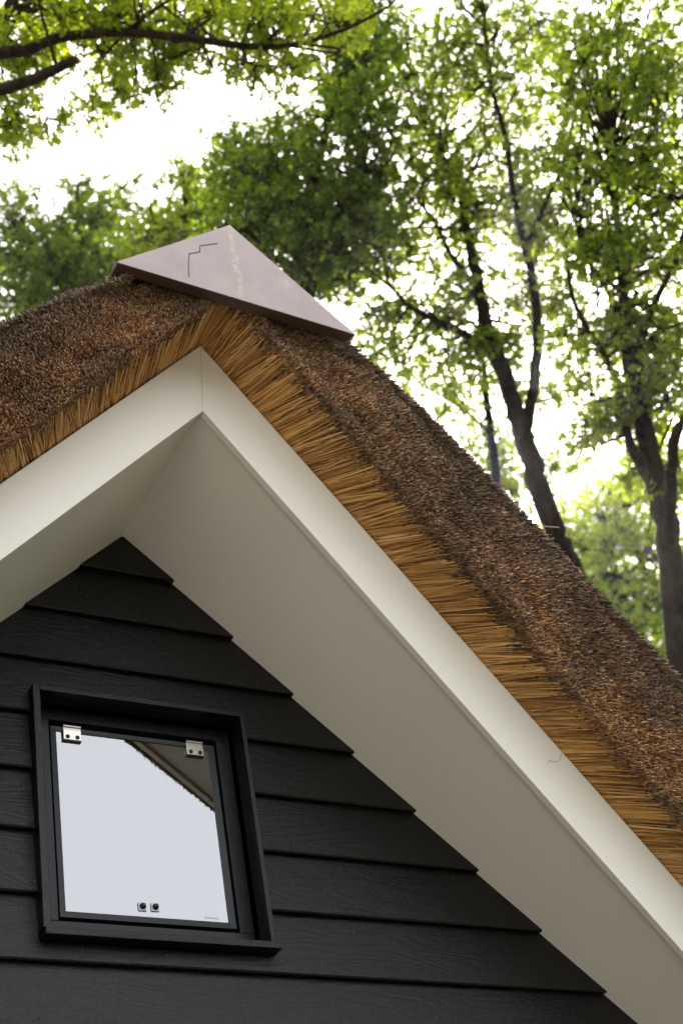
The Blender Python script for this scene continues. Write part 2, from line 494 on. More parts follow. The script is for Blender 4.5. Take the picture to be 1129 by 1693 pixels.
for k in range(nb):
    zb_ = Z1 - k * EXPO
    zt_ = zb_ + EXPO + 0.012
    jl = lambda z: -lim(z)
    jr = lambda z: lim(z)
    if zb_ > OZ1 or zt_ - 0.012 < OZ0:
        mb = MB(); board_piece(mb, zb_, jl, jr, zhi=min(zt_, ZS - 0.004)); part(mb, 'plank', WOOD, gable)
    elif zb_ < OZ1 < zt_ - 0.012 and zb_ > OZ0:             # notched over the window head
        mb = MB()
        board_piece(mb, zb_, jl, jr, zlo=OZ1)
        board_piece(mb, zb_, jl, lambda z: OX0, zhi=OZ1); board_piece(mb, zb_, lambda z: OX1, jr, zhi=OZ1)
        part(mb, 'plank', WOOD, gable)
    elif zb_ < OZ0 < zt_ - 0.012:                           # notched under the sill
        mb = MB()
        board_piece(mb, zb_, jl, jr, zhi=OZ0)
        board_piece(mb, zb_, jl, lambda z: OX0, zlo=OZ0); board_piece(mb, zb_, lambda z: OX1, jr, zlo=OZ0)
        part(mb, 'plank', WOOD, gable)
    else:
        mb = MB(); board_piece(mb, zb_, jl, lambda z: OX0); part(mb, 'plank', WOOD, gable)
        mb = MB(); board_piece(mb, zb_, lambda z: OX1, jr); part(mb, 'plank', WOOD, gable)

def board_y(z):
    k = math.ceil((Z1 - z) / EXPO - 1e-6); zb_ = Z1 - k * EXPO
    return -BT + (z - zb_) / (EXPO + 0.012) * 0.020
nail0 = None
for px, py in [(48.7, 1251), (54, 1353.4), (57.6, 1459), (59, 1564), (136, 1571), (275, 1581), (436, 1588), (475, 1590), (63, 1685), (143, 1687),
               (442, 1390), (458, 1488), (626, 1598), (42, 1068)]:
    p = on_y(px, py, -0.022)
    p[1] = board_y(p[2])
    if nail0 is None:
        mb = MB(); mb.dome((0, 0.0005, 0), 0.0046, 0.0032); nail0 = mb.build('nail', DARKMETAL); o = nail0
    else:
        o = nail0.copy(); COL.objects.link(o)
    o.location = p
    o.parent = gable

# side, rear walls and the room behind the window
EAVE_Z = ZS - wb * TAN
for xa in (-wb, wb - 0.14):
    sw = MB(); sw.box(xa, xa + 0.14, 0.14, 5.2, GZ, EAVE_Z)
    part(sw, 'side_wall', WOOD)
bw = MB(); bw.add([(-wb, 5.2, GZ), (wb, 5.2, GZ), (wb, 5.2, EAVE_Z), (0, 5.2, ZS), (-wb, 5.2, EAVE_Z),
                   (-wb, 5.3, GZ), (wb, 5.3, GZ), (wb, 5.3, EAVE_Z), (0, 5.3, ZS), (-wb, 5.3, EAVE_Z)],
                  [(0, 1, 2, 3, 4), (9, 8, 7, 6, 5), (0, 5, 6, 1), (1, 6, 7, 2), (2, 7, 8, 3), (3, 8, 9, 4), (4, 9, 5, 0)])
part(bw, 'rear_wall', WOOD)
rm = MB()
rx, rz0, rz1, ry0, ry1 = 0.9, -2.6, -0.62, 0.145, 3.2
rm.add([(-rx, ry0, rz0), (rx, ry0, rz0), (rx, ry1, rz0), (-rx, ry1, rz0), (-rx, ry0, rz1 - .5), (rx, ry0, rz1 - .5), (rx, ry1, rz1 - .5), (-rx, ry1, rz1 - .5), (0, ry0, rz1 + .3), (0, ry1, rz1 + .3)],
       [(0, 1, 2, 3), (2, 6, 9, 7, 3), (0, 3, 7, 4), (1, 5, 6, 2), (4, 7, 9, 8), (5, 8, 9, 6)])
part(rm, 'room_lining', PLASTER)

# bargeboards and soffits
FT = 0.022
for s in (-1, 1):
    mb = MB()
    gap = 0.00025
    def fring(d, zoff=0.0):
        a = []
        for zz, back in ((ZB, 0), (ZB, FT), (ZT, FT), (ZT, 0)):
            z = zz - d * TAN
            a.append((s * d, fas_y(z) + back, z))
        return a
    mb.loft(fring(gap), fring(DMAX))
    part(mb, 'bargeboard', PAINT, bevel=0.0016)
    mb = MB()
    zi = ZB + 0.014
    def sring(d):
        z0, z1 = ZS - d * TAN, zi - d * TAN
        return [(s * d, -0.002, z0), (s * d, fas_y(z1) + FT - 0.001, z1), (s * d, fas_y(z1) + FT - 0.001, z1 + 0.016), (s * d, -0.002, z0 + 0.016)]
    mb.loft(sring(0.0), sring(DMAX))
    part(mb, 'soffit_board', PAINT)

# ------------------------------------------------------------------ window
win = empty('window', (0, 0, 0)); attach(win, house)
CF = -0.060                                            # casing front
yb = 0.024                                             # frame front plane
def wpart(mb, name, mat, **k):
    return part(mb, name, mat, win, **k)
IX0, IX1, IZ0, IZ1 = WX0, WX1, WZ0, WZ1
mb = MB(); mb.box(OX0, IX0, CF, yb + 0.05, IZ0 - 0.0, OZ1); wpart(mb, 'casing_board', WOODV, bevel=0.0015)
mb = MB(); mb.box(IX1, OX1, CF, yb + 0.05, IZ0 - 0.0, OZ1); wpart(mb, 'casing_board', WOODV, bevel=0.0015)
mb = MB(); mb.box(IX0, IX1, CF, yb + 0.05, IZ1, OZ1 - 0.001); wpart(mb, 'casing_board', WOOD, bevel=0.0015)
mb = MB(); mb.box(OX0 + 0.003, OX1 + 0.012, CF - 0.006, yb + 0.05, IZ0 - 0.019, IZ0 - 0.0005); wpart(mb, 'window_sill', WOOD, bevel=0.0015)
# fixed frame
fx0, fx1 = IX0 + 0.001, IX1 - 0.001
sx0, sx1 = fx0 + 0.050, fx1 - 0.040                     # inner edges of the stiles
fz0, fz1 = IZ0 + 0.001, IZ1 - 0.001
hz0, hz1 = IZ0 + 0.062, IZ1 - 0.034
mb = MB(); mb.box(fx0, sx0, yb, yb + 0.06, hz0, hz1); wpart(mb, 'frame_stile', FRAME, bevel=0.0012)
mb = MB(); mb.box(sx1, fx1, yb, yb + 0.06, hz0, hz1); wpart(mb, 'frame_stile', FRAME, bevel=0.0012)
mb = MB(); mb.box(fx0, fx1, yb, yb + 0.06, hz1 + 0.0006, fz1); wpart(mb, 'frame_head', FRAME, bevel=0.0012)
mb = MB(); mb.box(fx0, fx1, yb, yb + 0.06, fz0, hz0 - 0.0006); wpart(mb, 'frame_rail', FRAME, bevel=0.0012)
mb = MB(); mb.box(sx0, sx1, yb + 0.055, yb + 0.06, hz0, hz1)
# rebate behind the sash: four narrow black strips round the glass
rb = MB()
gx0, gx1, gz0, gz1 = -0.2272, 0.2188, -1.4178, -0.8925   # visible glass
ax0, ax1, az0, az1 = gx0 - 0.016, gx1 + 0.018, gz0 - 0.017, gz1 + 0.012
rb.box(sx0, ax0 + 0.004, yb + 0.034, yb + 0.06, hz0, hz1); rb.box(ax1 - 0.004, sx1, yb + 0.034, yb + 0.06, hz0, hz1)
rb.box(ax0 + 0.004, ax1 - 0.004, yb + 0.034, yb + 0.06, az1 - 0.004, hz1); rb.box(ax0 + 0.004, ax1 - 0.004, yb + 0.034, yb + 0.06, hz0, az0 + 0.004)
wpart(rb, 'rebate_seal', RUBBER)
# sash: glass with a slim dark edge
sy = yb + 0.004
mb = MB()
def miter_frame(mb, x0, x1, z0, z1, X0, X1, Z0, Z1, y0, y1):
    i = [(x0, z0), (x1, z0), (x1, z1), (x0, z1)]; o = [(X0, Z0), (X1, Z0), (X1, Z1), (X0, Z1)]
    v = [(a, y0, c) for a, c in o] + [(a, y0 + 0.002, c) for a, c in i] + [(a, y1, c) for a, c in o] + [(a, y1, c) for a, c in i]
    f = []
    for k in range(4):
        j = (k + 1) % 4
        f += [(k, j, 4 + j, 4 + k), (8 + j, 8 + k, 12 + k, 12 + j), (k, 8 + k, 8 + j, j), (4 + j, 12 + j, 12 + k, 4 + k)]
    mb.add(v, f)
miter_frame(mb, gx0, gx1, gz0, gz1, ax0, ax1, az0, az1, sy, sy + 0.036)
wpart(mb, 'sash', SASH)
mb = MB(); miter_frame(mb, gx0 + 0.006, gx1 - 0.010, gz0 + 0.006, gz1 - 0.012, gx0 - 0.004, gx1 + 0.004, gz0 - 0.004, gz1 + 0.004, sy + 0.0095, sy + 0.020)
gy = sy + 0.005
mb2 = MB(); mb2.add([(gx0 - .001, gy, gz0 - .001), (gx1 + .001, gy, gz0 - .001), (gx1 + .001, gy, gz1 + .001), (gx0 - .001, gy, gz1 + .001)], [(0, 1, 2, 3)])
wpart(mb2, 'pane', GLASS)
mb2 = MB(); g2 = gy + 0.014
mb2.add([(gx0 - .001, g2, gz0 - .001), (gx1 + .001, g2 + 0.0004, gz0 - .001), (gx1 + .001, g2 + 0.0012, gz1 + .001), (gx0 - .001, g2 + 0.0006, gz1 + .001)], [(0, 1, 2, 3)])
wpart(mb2, 'pane', GLASS)
# two face-fixed hinges and two bolts through the glass
for hx0, hx1, hz in ((-0.2085, -0.1585, -0.884), (0.1510, 0.2010, -0.884)):
    e = MB()
    e.box(hx0, hx1, gy - 0.0095, gy - 0.0065, hz - 0.036, hz - 0.004)
    h = e.build('hinge', NICKEL, None, bevel=0.0008); attach(h, win)
    e = MB()
    e.box(hx0 - 0.001, hx1 + 0.001, gy - 0.0063, gy - 0.0006, hz - 0.0385, hz - 0.004)          # dark backing, a little larger than the plate
    for q in (0.23, 0.78):
        e.dome((hx0 + (hx1 - hx0) * q, gy - 0.0095, hz - 0.027), 0.0066, 0.0045, n=14)
    o = e.build('hinge_screws', DARKMETAL); attach(o, win)
    e = MB()
    kz = hz + 0.004
    e.box(hx0, hx1, gy - 0.012, gy - 0.0068, kz - 0.001, kz + 0.0035)
    e.box(hx0, hx1, gy - 0.008, gy - 0.0062, kz - 0.008, kz - 0.0015)
    o = e.build('hinge_knuckle', NICKEL, None, bevel=0.0006); attach(o, win)
for bx, bz in ((-0.0205, -1.3895), (0.0145, -1.3885)):
    e = MB(); e.box(bx - 0.012, bx + 0.010, gy - 0.0035, gy - 0.0006, bz - 0.012, bz + 0.010)
    o = e.build('fixing_pad', PAD, None, bevel=0.0006); attach(o, win)
    e = MB(); e.dome((bx, gy - 0.0035, bz), 0.0085, 0.011, n=16, rings=4)
    o = e.build('bolt_head', DARKMETAL); attach(o, win)
e = MB()
x = 0.152
for wd in (2, 1, 2.2, .8, .8, .8, .8, .8, .8, 1.2, 2, 1):
    e.box(x, x + wd * 0.0012, gy - 0.0007, gy - 0.0004, -1.4085, -1.4040); x += wd * 0.0012 + 0.0018
o = e.build('glass_stamp', PAD); attach(o, win)

# ------------------------------------------------------------------ thatch
roof = None
ROOF_BACK = 5.6
A0, A1 = on_y(193, 433, -0.9), on_y(588, 553, -0.9)     # foot corners of the ridge cap
AP = on_y(380, 372, -0.9)
def trim(d):                                           # the top is dressed down beside the ridge cap
    d = abs(d)
    return max(0.0, 0.34 - (ZT + .247 / COS) * 0 - 0.34) + (max(0.0, (0.62 - d) / 0.62) ** 1.3) * 0.20
def top_pt(s, d):
    p = off(s, d, .2025, .247, .1265); p[2] -= trim(d) * 0.92; return p
ARR = lambda s, d: off(s, d, .2005, .0087, .2173)
NS = 60
ds = np.concatenate([np.linspace(0, 0.7, 26), np.linspace(0.75, DMAX, 34)])
for s in (-1, 1):
    verts, faces = [], []
    for i, d in enumerate(ds):
        a, t = ARR(s, d), top_pt(s, d)
        inner = np.array([s * d, fas_y(ZT - d * TAN) + 0.06, ZT - d * TAN + 0.012])
        a2 = a + np.array([0, 0.030, 0.014]); t2 = t + np.array([0, 0.016 + 0.05 * min(max((0.46 - d) / 0.2, 0), 1), -0.012])
        mid = (a2 + t2) / 2 + np.array([0, 0.004, 0])
        t3 = t + np.array([0, 0.05, -0.001])
        tb = np.array([t[0], ROOF_BACK, t[2]])
        ib = np.array([inner[0], ROOF_BACK, inner[2]])
        verts += [inner, a2, mid, t2, t3, tb, ib]
    m7 = 7
    for i in range(len(ds) - 1):
        for k in range(m7):
            j = (k + 1) % m7
            faces.append((i * m7 + k, (i + 1) * m7 + k, (i + 1) * m7 + j, i * m7 + j))
    faces.append(tuple(range(m7))); faces.append(tuple((len(ds) - 1) * m7 + k for k in range(m7))[::-1])
    mb = MB(); mb.add(verts, faces)
    if s == -1:
        roof = empty('thatched_roof', (0, 0, 0)); attach(roof, house)
    part(mb, 'thatch_slope', THATCH, roof)

def beta(d): return 0.12 + 0.76 * (1 - np.exp(-np.abs(d) / 0.38))

def reeds(name, base, direc, length, rad, mat, parent, flare=0.9, cut=0.25, REED_N=3):
    """thin stalks, closed at the cut end; three-sided where only the ends show"""
    if REED_N == 3: rad = rad * 1.22
    n = len(base)
    direc = direc / np.linalg.norm(direc, axis=1, keepdims=True)
    ref = np.tile(np.array([0.31, 0.17, 0.93]), (n, 1))
    t = np.cross(direc, ref); t /= np.linalg.norm(t, axis=1, keepdims=True)
    b = np.cross(direc, t)
    ph = rng.uniform(0, 6.28, n)
    ang = ph[:, None] + np.arange(REED_N)[None] * 2 * np.pi / REED_N
    ring = t[:, None] * np.cos(ang)[..., None] + b[:, None] * np.sin(ang)[..., None]
    tip = base + direc * length[:, None]
    skew = (np.cos(ang + ph[:, None] * 3) * rad[:, None] * cut * 3)[..., None] * direc[:, None]
    lo = base[:, None] + ring * (rad * flare)[:, None, None]
    hi = tip[:, None] + ring * rad[:, None, None] + skew
    v = np.concatenate([lo, hi], 1).reshape(-1, 3)
    tf = [(k, (k + 1) % REED_N, REED_N + (k + 1) % REED_N, REED_N + k) for k in range(REED_N)] + [tuple(range(REED_N, 2 * REED_N))]
    lp, st, tt = repeat_mesh(range(2 * REED_N), tf, n)
    o = np_mesh(name, v, lp, st, tt, mat)
    attach(o, parent)
    o['kind'] = 'stuff'
    return o

def lerp_pts(s, d, fn):
    return np.array([fn(s, float(x)) for x in d])

for s in (-1, 1):
    dvis = 1.75 if s == 1 else 1.1
    # --- golden fringe along the underside, in thin overlapping layers
    n = int(4600 * dvis)
    d0 = np.concatenate([rng.uniform(-0.03, dvis, n), rng.uniform(dvis, DMAX - 0.4, 1500)])
    n = len(d0)
    lay = rng.uniform(0, 1, n) ** 1.5 * 0.026
    be = beta(d0) + rng.normal(0, 0.055, n)
    # stalks bundle: neighbours share a lean
    be += 0.07 * np.sin(d0 * 61 + 2.0 * s) * rng.uniform(0.2, 1, n) + 0.05 * np.sin(d0 * 143)
    start = np.stack([s * d0, -(FD + FS * (ZT - d0 * TAN - ZB)) + 0.012, ZT - d0 * TAN + 0.004], 1)
    start[:, 2] += lay + 0.003
    dr = np.stack([s * be * COS, -np.ones(n), -be * SIN], 1)
    tipd = d0 + be * COS * 0.2
    arr = lerp_pts(s, np.abs(tipd), ARR)
    reach = (start[:, 1] - arr[:, 1]) + rng.normal(-0.013, 0.005, n) - np.where(rng.uniform(0, 1, n) < 0.35, rng.uniform(0, 0.055, n), 0) - lay * 0.3
    # rise of the band towards the arris
    rise = (arr[:, 2] - (ZT - tipd * TAN)) * 0.6
    dr[:, 2] += rise / np.maximum(reach, 0.05)
    dr[:, 0] += rng.normal(0, 0.02, n); dr[:, 2] += rng.normal(0, 0.012, n)
    ln = reach * np.linalg.norm(dr, axis=1)
    keep = ln > 0.05
    reeds('reed_fringe', start[keep], dr[keep], ln[keep], rng.uniform(0.0012, 0.0025, n)[keep], REED_GOLD, roof, flare=0.75, REED_N=5)
    # --- cut ends on the verge face
    n = int(45000 * dvis)
    d1 = np.concatenate([rng.uniform(0, dvis, n), rng.uniform(dvis, DMAX - 0.3, 4000)]); n = len(d1)
    u = rng.uniform(-0.01, 1.03, n)
    A = lerp_pts(s, d1, ARR); T = lerp_pts(s, d1, top_pt)
    P = A + (T - A) * u[:, None]
    wob = 0.010 * np.sin(d1 * 9 + u * 5 + s) + 0.008 * np.sin(d1 * 23 + u * 11) + 0.006 * np.sin(d1 * 41 - u * 17)
    rnd = np.maximum(0, (u - 0.82) / 0.2) ** 2 * 0.015
    nearb = np.clip(0.1 + u * 3.5, 0, 1)
    P[:, 1] += (0.016 - wob * 0.8) * nearb + rnd + 0.05 * np.clip((0.46 - d1) / 0.2, 0, 1) * u
    be = beta(d1) * (1 + 0.1 * u)
    D = np.stack([s * be * COS, -np.ones(n), -be * SIN], 1)
    D += (0.10 + 0.16 * u)[:, None] * np.array([s * SIN, 0, COS])
    D += rng.normal(0, 0.13, (n, 3))
    ln = rng.uniform(0.012, 0.031, n) * np.clip(0.7 + u * 3, 0, 1); rd = rng.uniform(0.0010, 0.0021, n)
    old = rng.uniform(0, 1, n) < 0.75 * np.clip((u - 0.40) / 0.55, 0, 1)           # the outer courses are more weathered
    # ends of shorter stalks, scattered back from the arris over the golden band
    m = int(7000 * dvis); d3 = rng.uniform(0.02, dvis, m); w = np.abs(rng.normal(0, 0.030, m))
    A3 = lerp_pts(s, d3, ARR) + np.stack([np.zeros(m), w - 0.004, np.full(m, 0.0) + rng.uniform(-0.002, 0.004, m)], 1)
    b3 = beta(d3)
    D3 = np.stack([s * b3 * COS, -np.ones(m), -b3 * SIN], 1) + rng.normal(0, 0.06, (m, 3))
    P = np.concatenate([P, A3]); D = np.concatenate([D, D3]); old = np.concatenate([old, np.zeros(m, bool)])
    ln = np.concatenate([ln, rng.uniform(0.006, 0.016, m)]); rd = np.concatenate([rd, rng.uniform(0.0013, 0.0024, m)])
    reeds('reed_ends', P[~old], D[~old], ln[~old], rd[~old], REED_CUT, roof, cut=0.35)
    reeds('weathered_reed_ends', P[old], D[old], ln[old], rd[old], REED_TOP, roof, cut=0.35)
    # --- weathered stalks at the upper edge and over the first stretch of the slope
    n = int(12000 * dvis)
    d2 = rng.uniform(0.28, dvis, n)
    T = lerp_pts(s, d2, top_pt)
    yy = rng.uniform(0, 1, n) ** 2.5 * 0.4
    P = T + np.stack([np.zeros(n), 0.01 + yy, np.full(n, -0.016)], 1)
    D = np.stack([s * 0.85 * COS * np.ones(n), -0.7 * np.ones(n), -0.85 * SIN * np.ones(n)], 1) + 0.30 * np.array([s * SIN, 0, COS])
    D += rng.normal(0, 0.16, (n, 3))
    reeds('slope_reeds', P, D, rng.uniform(0.014, 0.036, n), rng.uniform(0.0011, 0.0022, n), REED_TOP, roof, cut=0.35)
# one long stray stalk on the skyline
q0, q1 = at(868, 868, 4.62), at(924, 872, 4.60)
o = reeds('stray_reed', q0[None], (q1 - q0)[None], np.array([np.linalg.norm(q1 - q0)]), np.array([0.0016]), REED_TOP, roof)
del o['kind']

# a wisp of cobweb caught on the right bargeboard
pts_ = []
for px, py in [(905, 1263), (908, 1257), (914, 1259), (921, 1259), (926, 1252), (928, 1246)]:
    d_ = ray(px, py); t_ = 3.9
    for _ in range(30):
        p_ = CAM + d_ * t_; t_ += (fas_y(p_[2]) - 0.001 - p_[1]) / (d_[1] + FS * d_[2])
    pts_.append(CAM + d_ * t_)
cob_pts = pts_

# ------------------------------------------------------------------ ridge cap
cap = MB()
FLG = 0.034
pl = [A0, A1, AP]
th = np.array([0, 0.003, 0])
cap.add([A0, A1, AP, A0 + th, A1 + th, AP + th], [(0, 1, 2), (5, 4, 3), (0, 3, 4, 1), (1, 4, 5, 2), (2, 5, 3, 0)])
# return flange under the foot edge, and the two slopes running back along the ridge
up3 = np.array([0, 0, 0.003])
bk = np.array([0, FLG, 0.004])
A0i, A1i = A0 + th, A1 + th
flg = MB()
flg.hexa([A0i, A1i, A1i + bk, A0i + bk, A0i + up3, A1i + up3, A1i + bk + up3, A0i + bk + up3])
back = np.array([0, ROOF_BACK + 0.9 - 0.1, 0])
for P0 in (A0, A1):
    nn = nrm(np.cross(back, AP - P0)); nn = nn if nn[2] > 0 else -nn
    q = [P0 + th * 1.2, AP + th * 1.2, AP + back, P0 + back]
    cap.hexa([v - nn * 0.003 for v in q] + [np.asarray(v) for v in q])
ridge = part(cap, 'ridge_cap', CAPM, roof)
part(flg, 'cap_flange', SEAM, roof)  # flange in a darker brown than the cap face
sm = MB()
line = [(313, 457), (312, 440), (313, 419), (331, 416), (331, 406), (360, 402)]
for (x0, y0), (x1, y1) in zip(line[:-1], line[1:]):
    p, q = on_y(x0, y0, -0.9012), on_y(x1, y1, -0.9012)
    t = nrm(q - p); w = np.cross(t, (0, 1, 0)) * 0.0012; e = t * 0.001
    sm.hexa([p - w - e, q - w + e, q + w + e, p + w - e] + [v + np.array([0, 0.0011, 0]) for v in (p - w - e, q - w + e, q + w + e, p + w - e)])
part(sm, 'cap_seam', SEAM, roof)

# ------------------------------------------------------------------ trees
# oak leaf outline (x across, y along), folded a little at the midrib
LV = np.array([(0, 0, 0), (0, 1, -.04), (.25, .30, .06), (.13, .47, .05), (.32, .72, .08), (-.25, .30, .06), (-.13, .47, .05), (-.32, .72, .08)])
LF = [(0, 2, 3, 4, 1), (1, 7, 6, 5, 0)]

def rand_dirs(n):
    v = rng.normal(0, 1, (n, 3)); return v / np.linalg.norm(v, axis=1, keepdims=True)

def leaf_mesh(name, pos, axis, normal, size, mat, parent):
    n = len(pos)
    axis = axis / np.linalg.norm(axis, axis=1, keepdims=True)
    side = np.cross(axis, normal); side /= np.linalg.norm(side, axis=1, keepdims=True)
    nor = np.cross(side, axis)
    tv = LV[None] * size[:, None, None]
    v = pos[:, None] + side[:, None] * tv[..., :1] * 1.1 + axis[:, None] * tv[..., 1:2] + nor[:, None] * tv[..., 2:3]
    lp, st, tt = repeat_mesh(LV, LF, n)
    o = np_mesh(name, v.reshape(-1, 3), lp, st, tt, mat)
    o.parent = parent
    return o

def tube_into(mb, pts, rad, sides=8):
    pts = np.asarray(pts, float); k = len(pts)
    v = []
    for i in range(k):
        t = nrm(pts[min(i + 1, k - 1)] - pts[max(i - 1, 0)])
        a = nrm(np.cross(t, (0.31, 0.9, 0.2))); b = np.cross(t, a)
        for j in range(sides):
            w = 2 * math.pi * j / sides
            v.append(pts[i] + (a * math.cos(w) + b * math.sin(w)) * rad[i])
    f = [(i * sides + j, i * sides + (j + 1) % sides, (i + 1) * sides + (j + 1) % sides, (i + 1) * sides + j) for i in range(k - 1) for j in range(sides)]
    f += [tuple(range(sides - 1, -1, -1)), tuple((k - 1) * sides + j for j in range(sides))]
    mb.add(v, f, True)

def smooth_path(pts, sub=4):
    pts = np.asarray(pts, float)
    if len(pts) < 3: return pts
    out = []
    P = np.vstack([2 * pts[0] - pts[1], pts, 2 * pts[-1] - pts[-2]])
    for i in range(1, len(P) - 2):
        for t in np.linspace(0, 1, sub, endpoint=False):
            a, b, c, d = P[i - 1], P[i], P[i + 1], P[i + 2]
            out.append(0.5 * ((2 * b) + (-a + c) * t + (2 * a - 5 * b + 4 * c - d) * t * t + (-a + 3 * b - 3 * c + d) * t ** 3))
    out.append(pts[-1])
    return np.array(out)

def tree(name, label, limbs, blobs, leafmat, leaf=0.085, spray=7, base=None, twig=True, dens=2.05, back=0.6, group='broadleaf trees behind the house'):
    """limbs: list of [(px,py,dist,half-width px)...] or world tuples; blobs: (px,py,rx,ry,dist,depth m,sprays,sub-clump radius m)"""
    wl = []
    for L in limbs:
        P = [np.array(q[1:4]) if q[0] == 'w' else at(q[0], q[1], q[2]) for q in L]; R = [q[4] if q[0] == 'w' else q[3] * 0.74 * q[2] / FPX for q in L]
        wl.append([P, R])
    if base is not None:                                   # trunk foot on the ground
        P, R = wl[0]
        foot = np.array(base, float)
        top, r0 = P[0].copy(), R[0]
        for q, m in ((0.9, 1.0), (0.7, 1.04), (0.45, 1.08), (0.22, 1.12), (0.07, 1.25), (-0.02, 1.7)):
            P.insert(0, foot + (top - foot) * q); R.insert(0, r0 * m)
        loc = foot
    else:
        loc = wl[0][0][0]
    root = empty(name, tuple(loc))
    tag(root, label, 'tree', group)
    mbs = MB(); allp = []
    for i, (P, R) in enumerate(wl):
        sp = smooth_path(P); rr = np.interp(np.linspace(0, len(P) - 1, len(sp)), range(len(P)), R)
        jit = rng.normal(0, 0.012, sp.shape) * (rr[:, None] / 0.12).clip(0, 1); jit[0] = 0
        sp = sp + jit
        tube_into(mbs, sp, rr, 10 if i == 0 else 7)
        allp.append(np.concatenate([sp, rr[:, None]], 1))
    allp = np.concatenate(allp)
    pos, ax, no, sz = [], [], [], []
    tw = MB()
    for bl in blobs:
        px, py, rx, ry, dist, depth, nsp, cr = bl
        nsp = nsp * dens; dist = dist + back; shr = cr * FPX / dist * 0.75
        rx, ry = max(rx - shr, rx * 0.4), max(ry - shr, ry * 0.4)
        nc = max(1, int(nsp / 13))
        for c in range(nc):
            for _ in range(20):
                a, b = rng.uniform(-1, 1, 2)
                if a * a + b * b < 1: break
            cc = at(px + a * rx, py + b * ry, dist + rng.uniform(-.5, .5) * depth)
            k = max(3, int(nsp / nc * rng.uniform(0.5, 1.5)))
            # flattened sub-clump with its own tilt
            g = rng.normal(0, 1, (k, 3)); g /= np.maximum(1, np.linalg.norm(g, axis=1, keepdims=True) / 1.6)
            sc = cc + g * np.array([cr, cr, cr * 0.5]) * rng.uniform(0.7, 1.15)
            if twig:
                cand = allp[allp[:, 2] < cc[2] + 0.6]
                cand = cand if len(cand) else allp
                dk = np.linalg.norm(cand[:, :3] - cc, axis=1) * rng.uniform(1.0, 1.7, len(cand))
                j = np.argmin(dk)
                p0 = cand[j, :3]; dd = np.linalg.norm(cc - p0)
                mid = (p0 + cc) / 2 + rng.normal(0, 0.10 * dd, 3) + np.array([0, 0, 0.06 * dd])
                r0 = min(cand[j, 3] * 0.7, 0.006 + 0.010 * dd)
                tube_into(tw, smooth_path([p0, mid, cc], 5), np.linspace(r0, 0.004, 11), 5)
                for q in sc[::2]:
                    tube_into(tw, [cc + (p0 - cc) * 0.08, (cc + q) / 2 + rng.normal(0, .03, 3), q], [0.005, 0.004, 0.0025], 4)
            for q in sc:
                nl = int(spray * rng.uniform(0.6, 1.4)) + 1
                out = nrm(q - cc + rng.normal(0, 0.1, 3) + 1e-6)
                d = rand_dirs(nl) * 0.9 + out * 0.7 + np.array([0, 0, -0.15])
                pos.append(q + rand_dirs(nl) * 0.03); ax.append(d)
                no.append(rand_dirs(nl) * 0.75 + np.array([0, 0, 1.0])); sz.append(leaf * 0.66 * rng.uniform(0.6, 1.25, nl))
    inv = Matrix.Translation(-Vector(loc))
    t = mbs.build('trunk', BARK, root); t.matrix_parent_inverse = inv
    if tw.v:
        t = tw.build('twigs', BARK, root); t.matrix_parent_inverse = inv; t['kind'] = 'stuff'
    o = leaf_mesh('crown', np.concatenate(pos), np.concatenate(ax), np.concatenate(no), np.concatenate(sz), leafmat, root)
    o.matrix_parent_inverse = inv
    return root, sum(map(len, pos))

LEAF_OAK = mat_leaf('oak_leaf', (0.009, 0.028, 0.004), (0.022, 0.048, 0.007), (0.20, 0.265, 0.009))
LEAF_LIGHT = mat_leaf('yellow_green_leaf', (0.011, 0.031, 0.004), (0.027, 0.054, 0.007), (0.28, 0.34, 0.008))  # lets more yellow-green through than oak_leaf
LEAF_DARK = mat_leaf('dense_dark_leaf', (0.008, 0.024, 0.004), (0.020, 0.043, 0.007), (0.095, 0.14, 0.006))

def below(px, py, dist, dx=0, dy=0):
    p = at(px, py, dist); return (p[0] + dx, p[1] + dy, GZ)

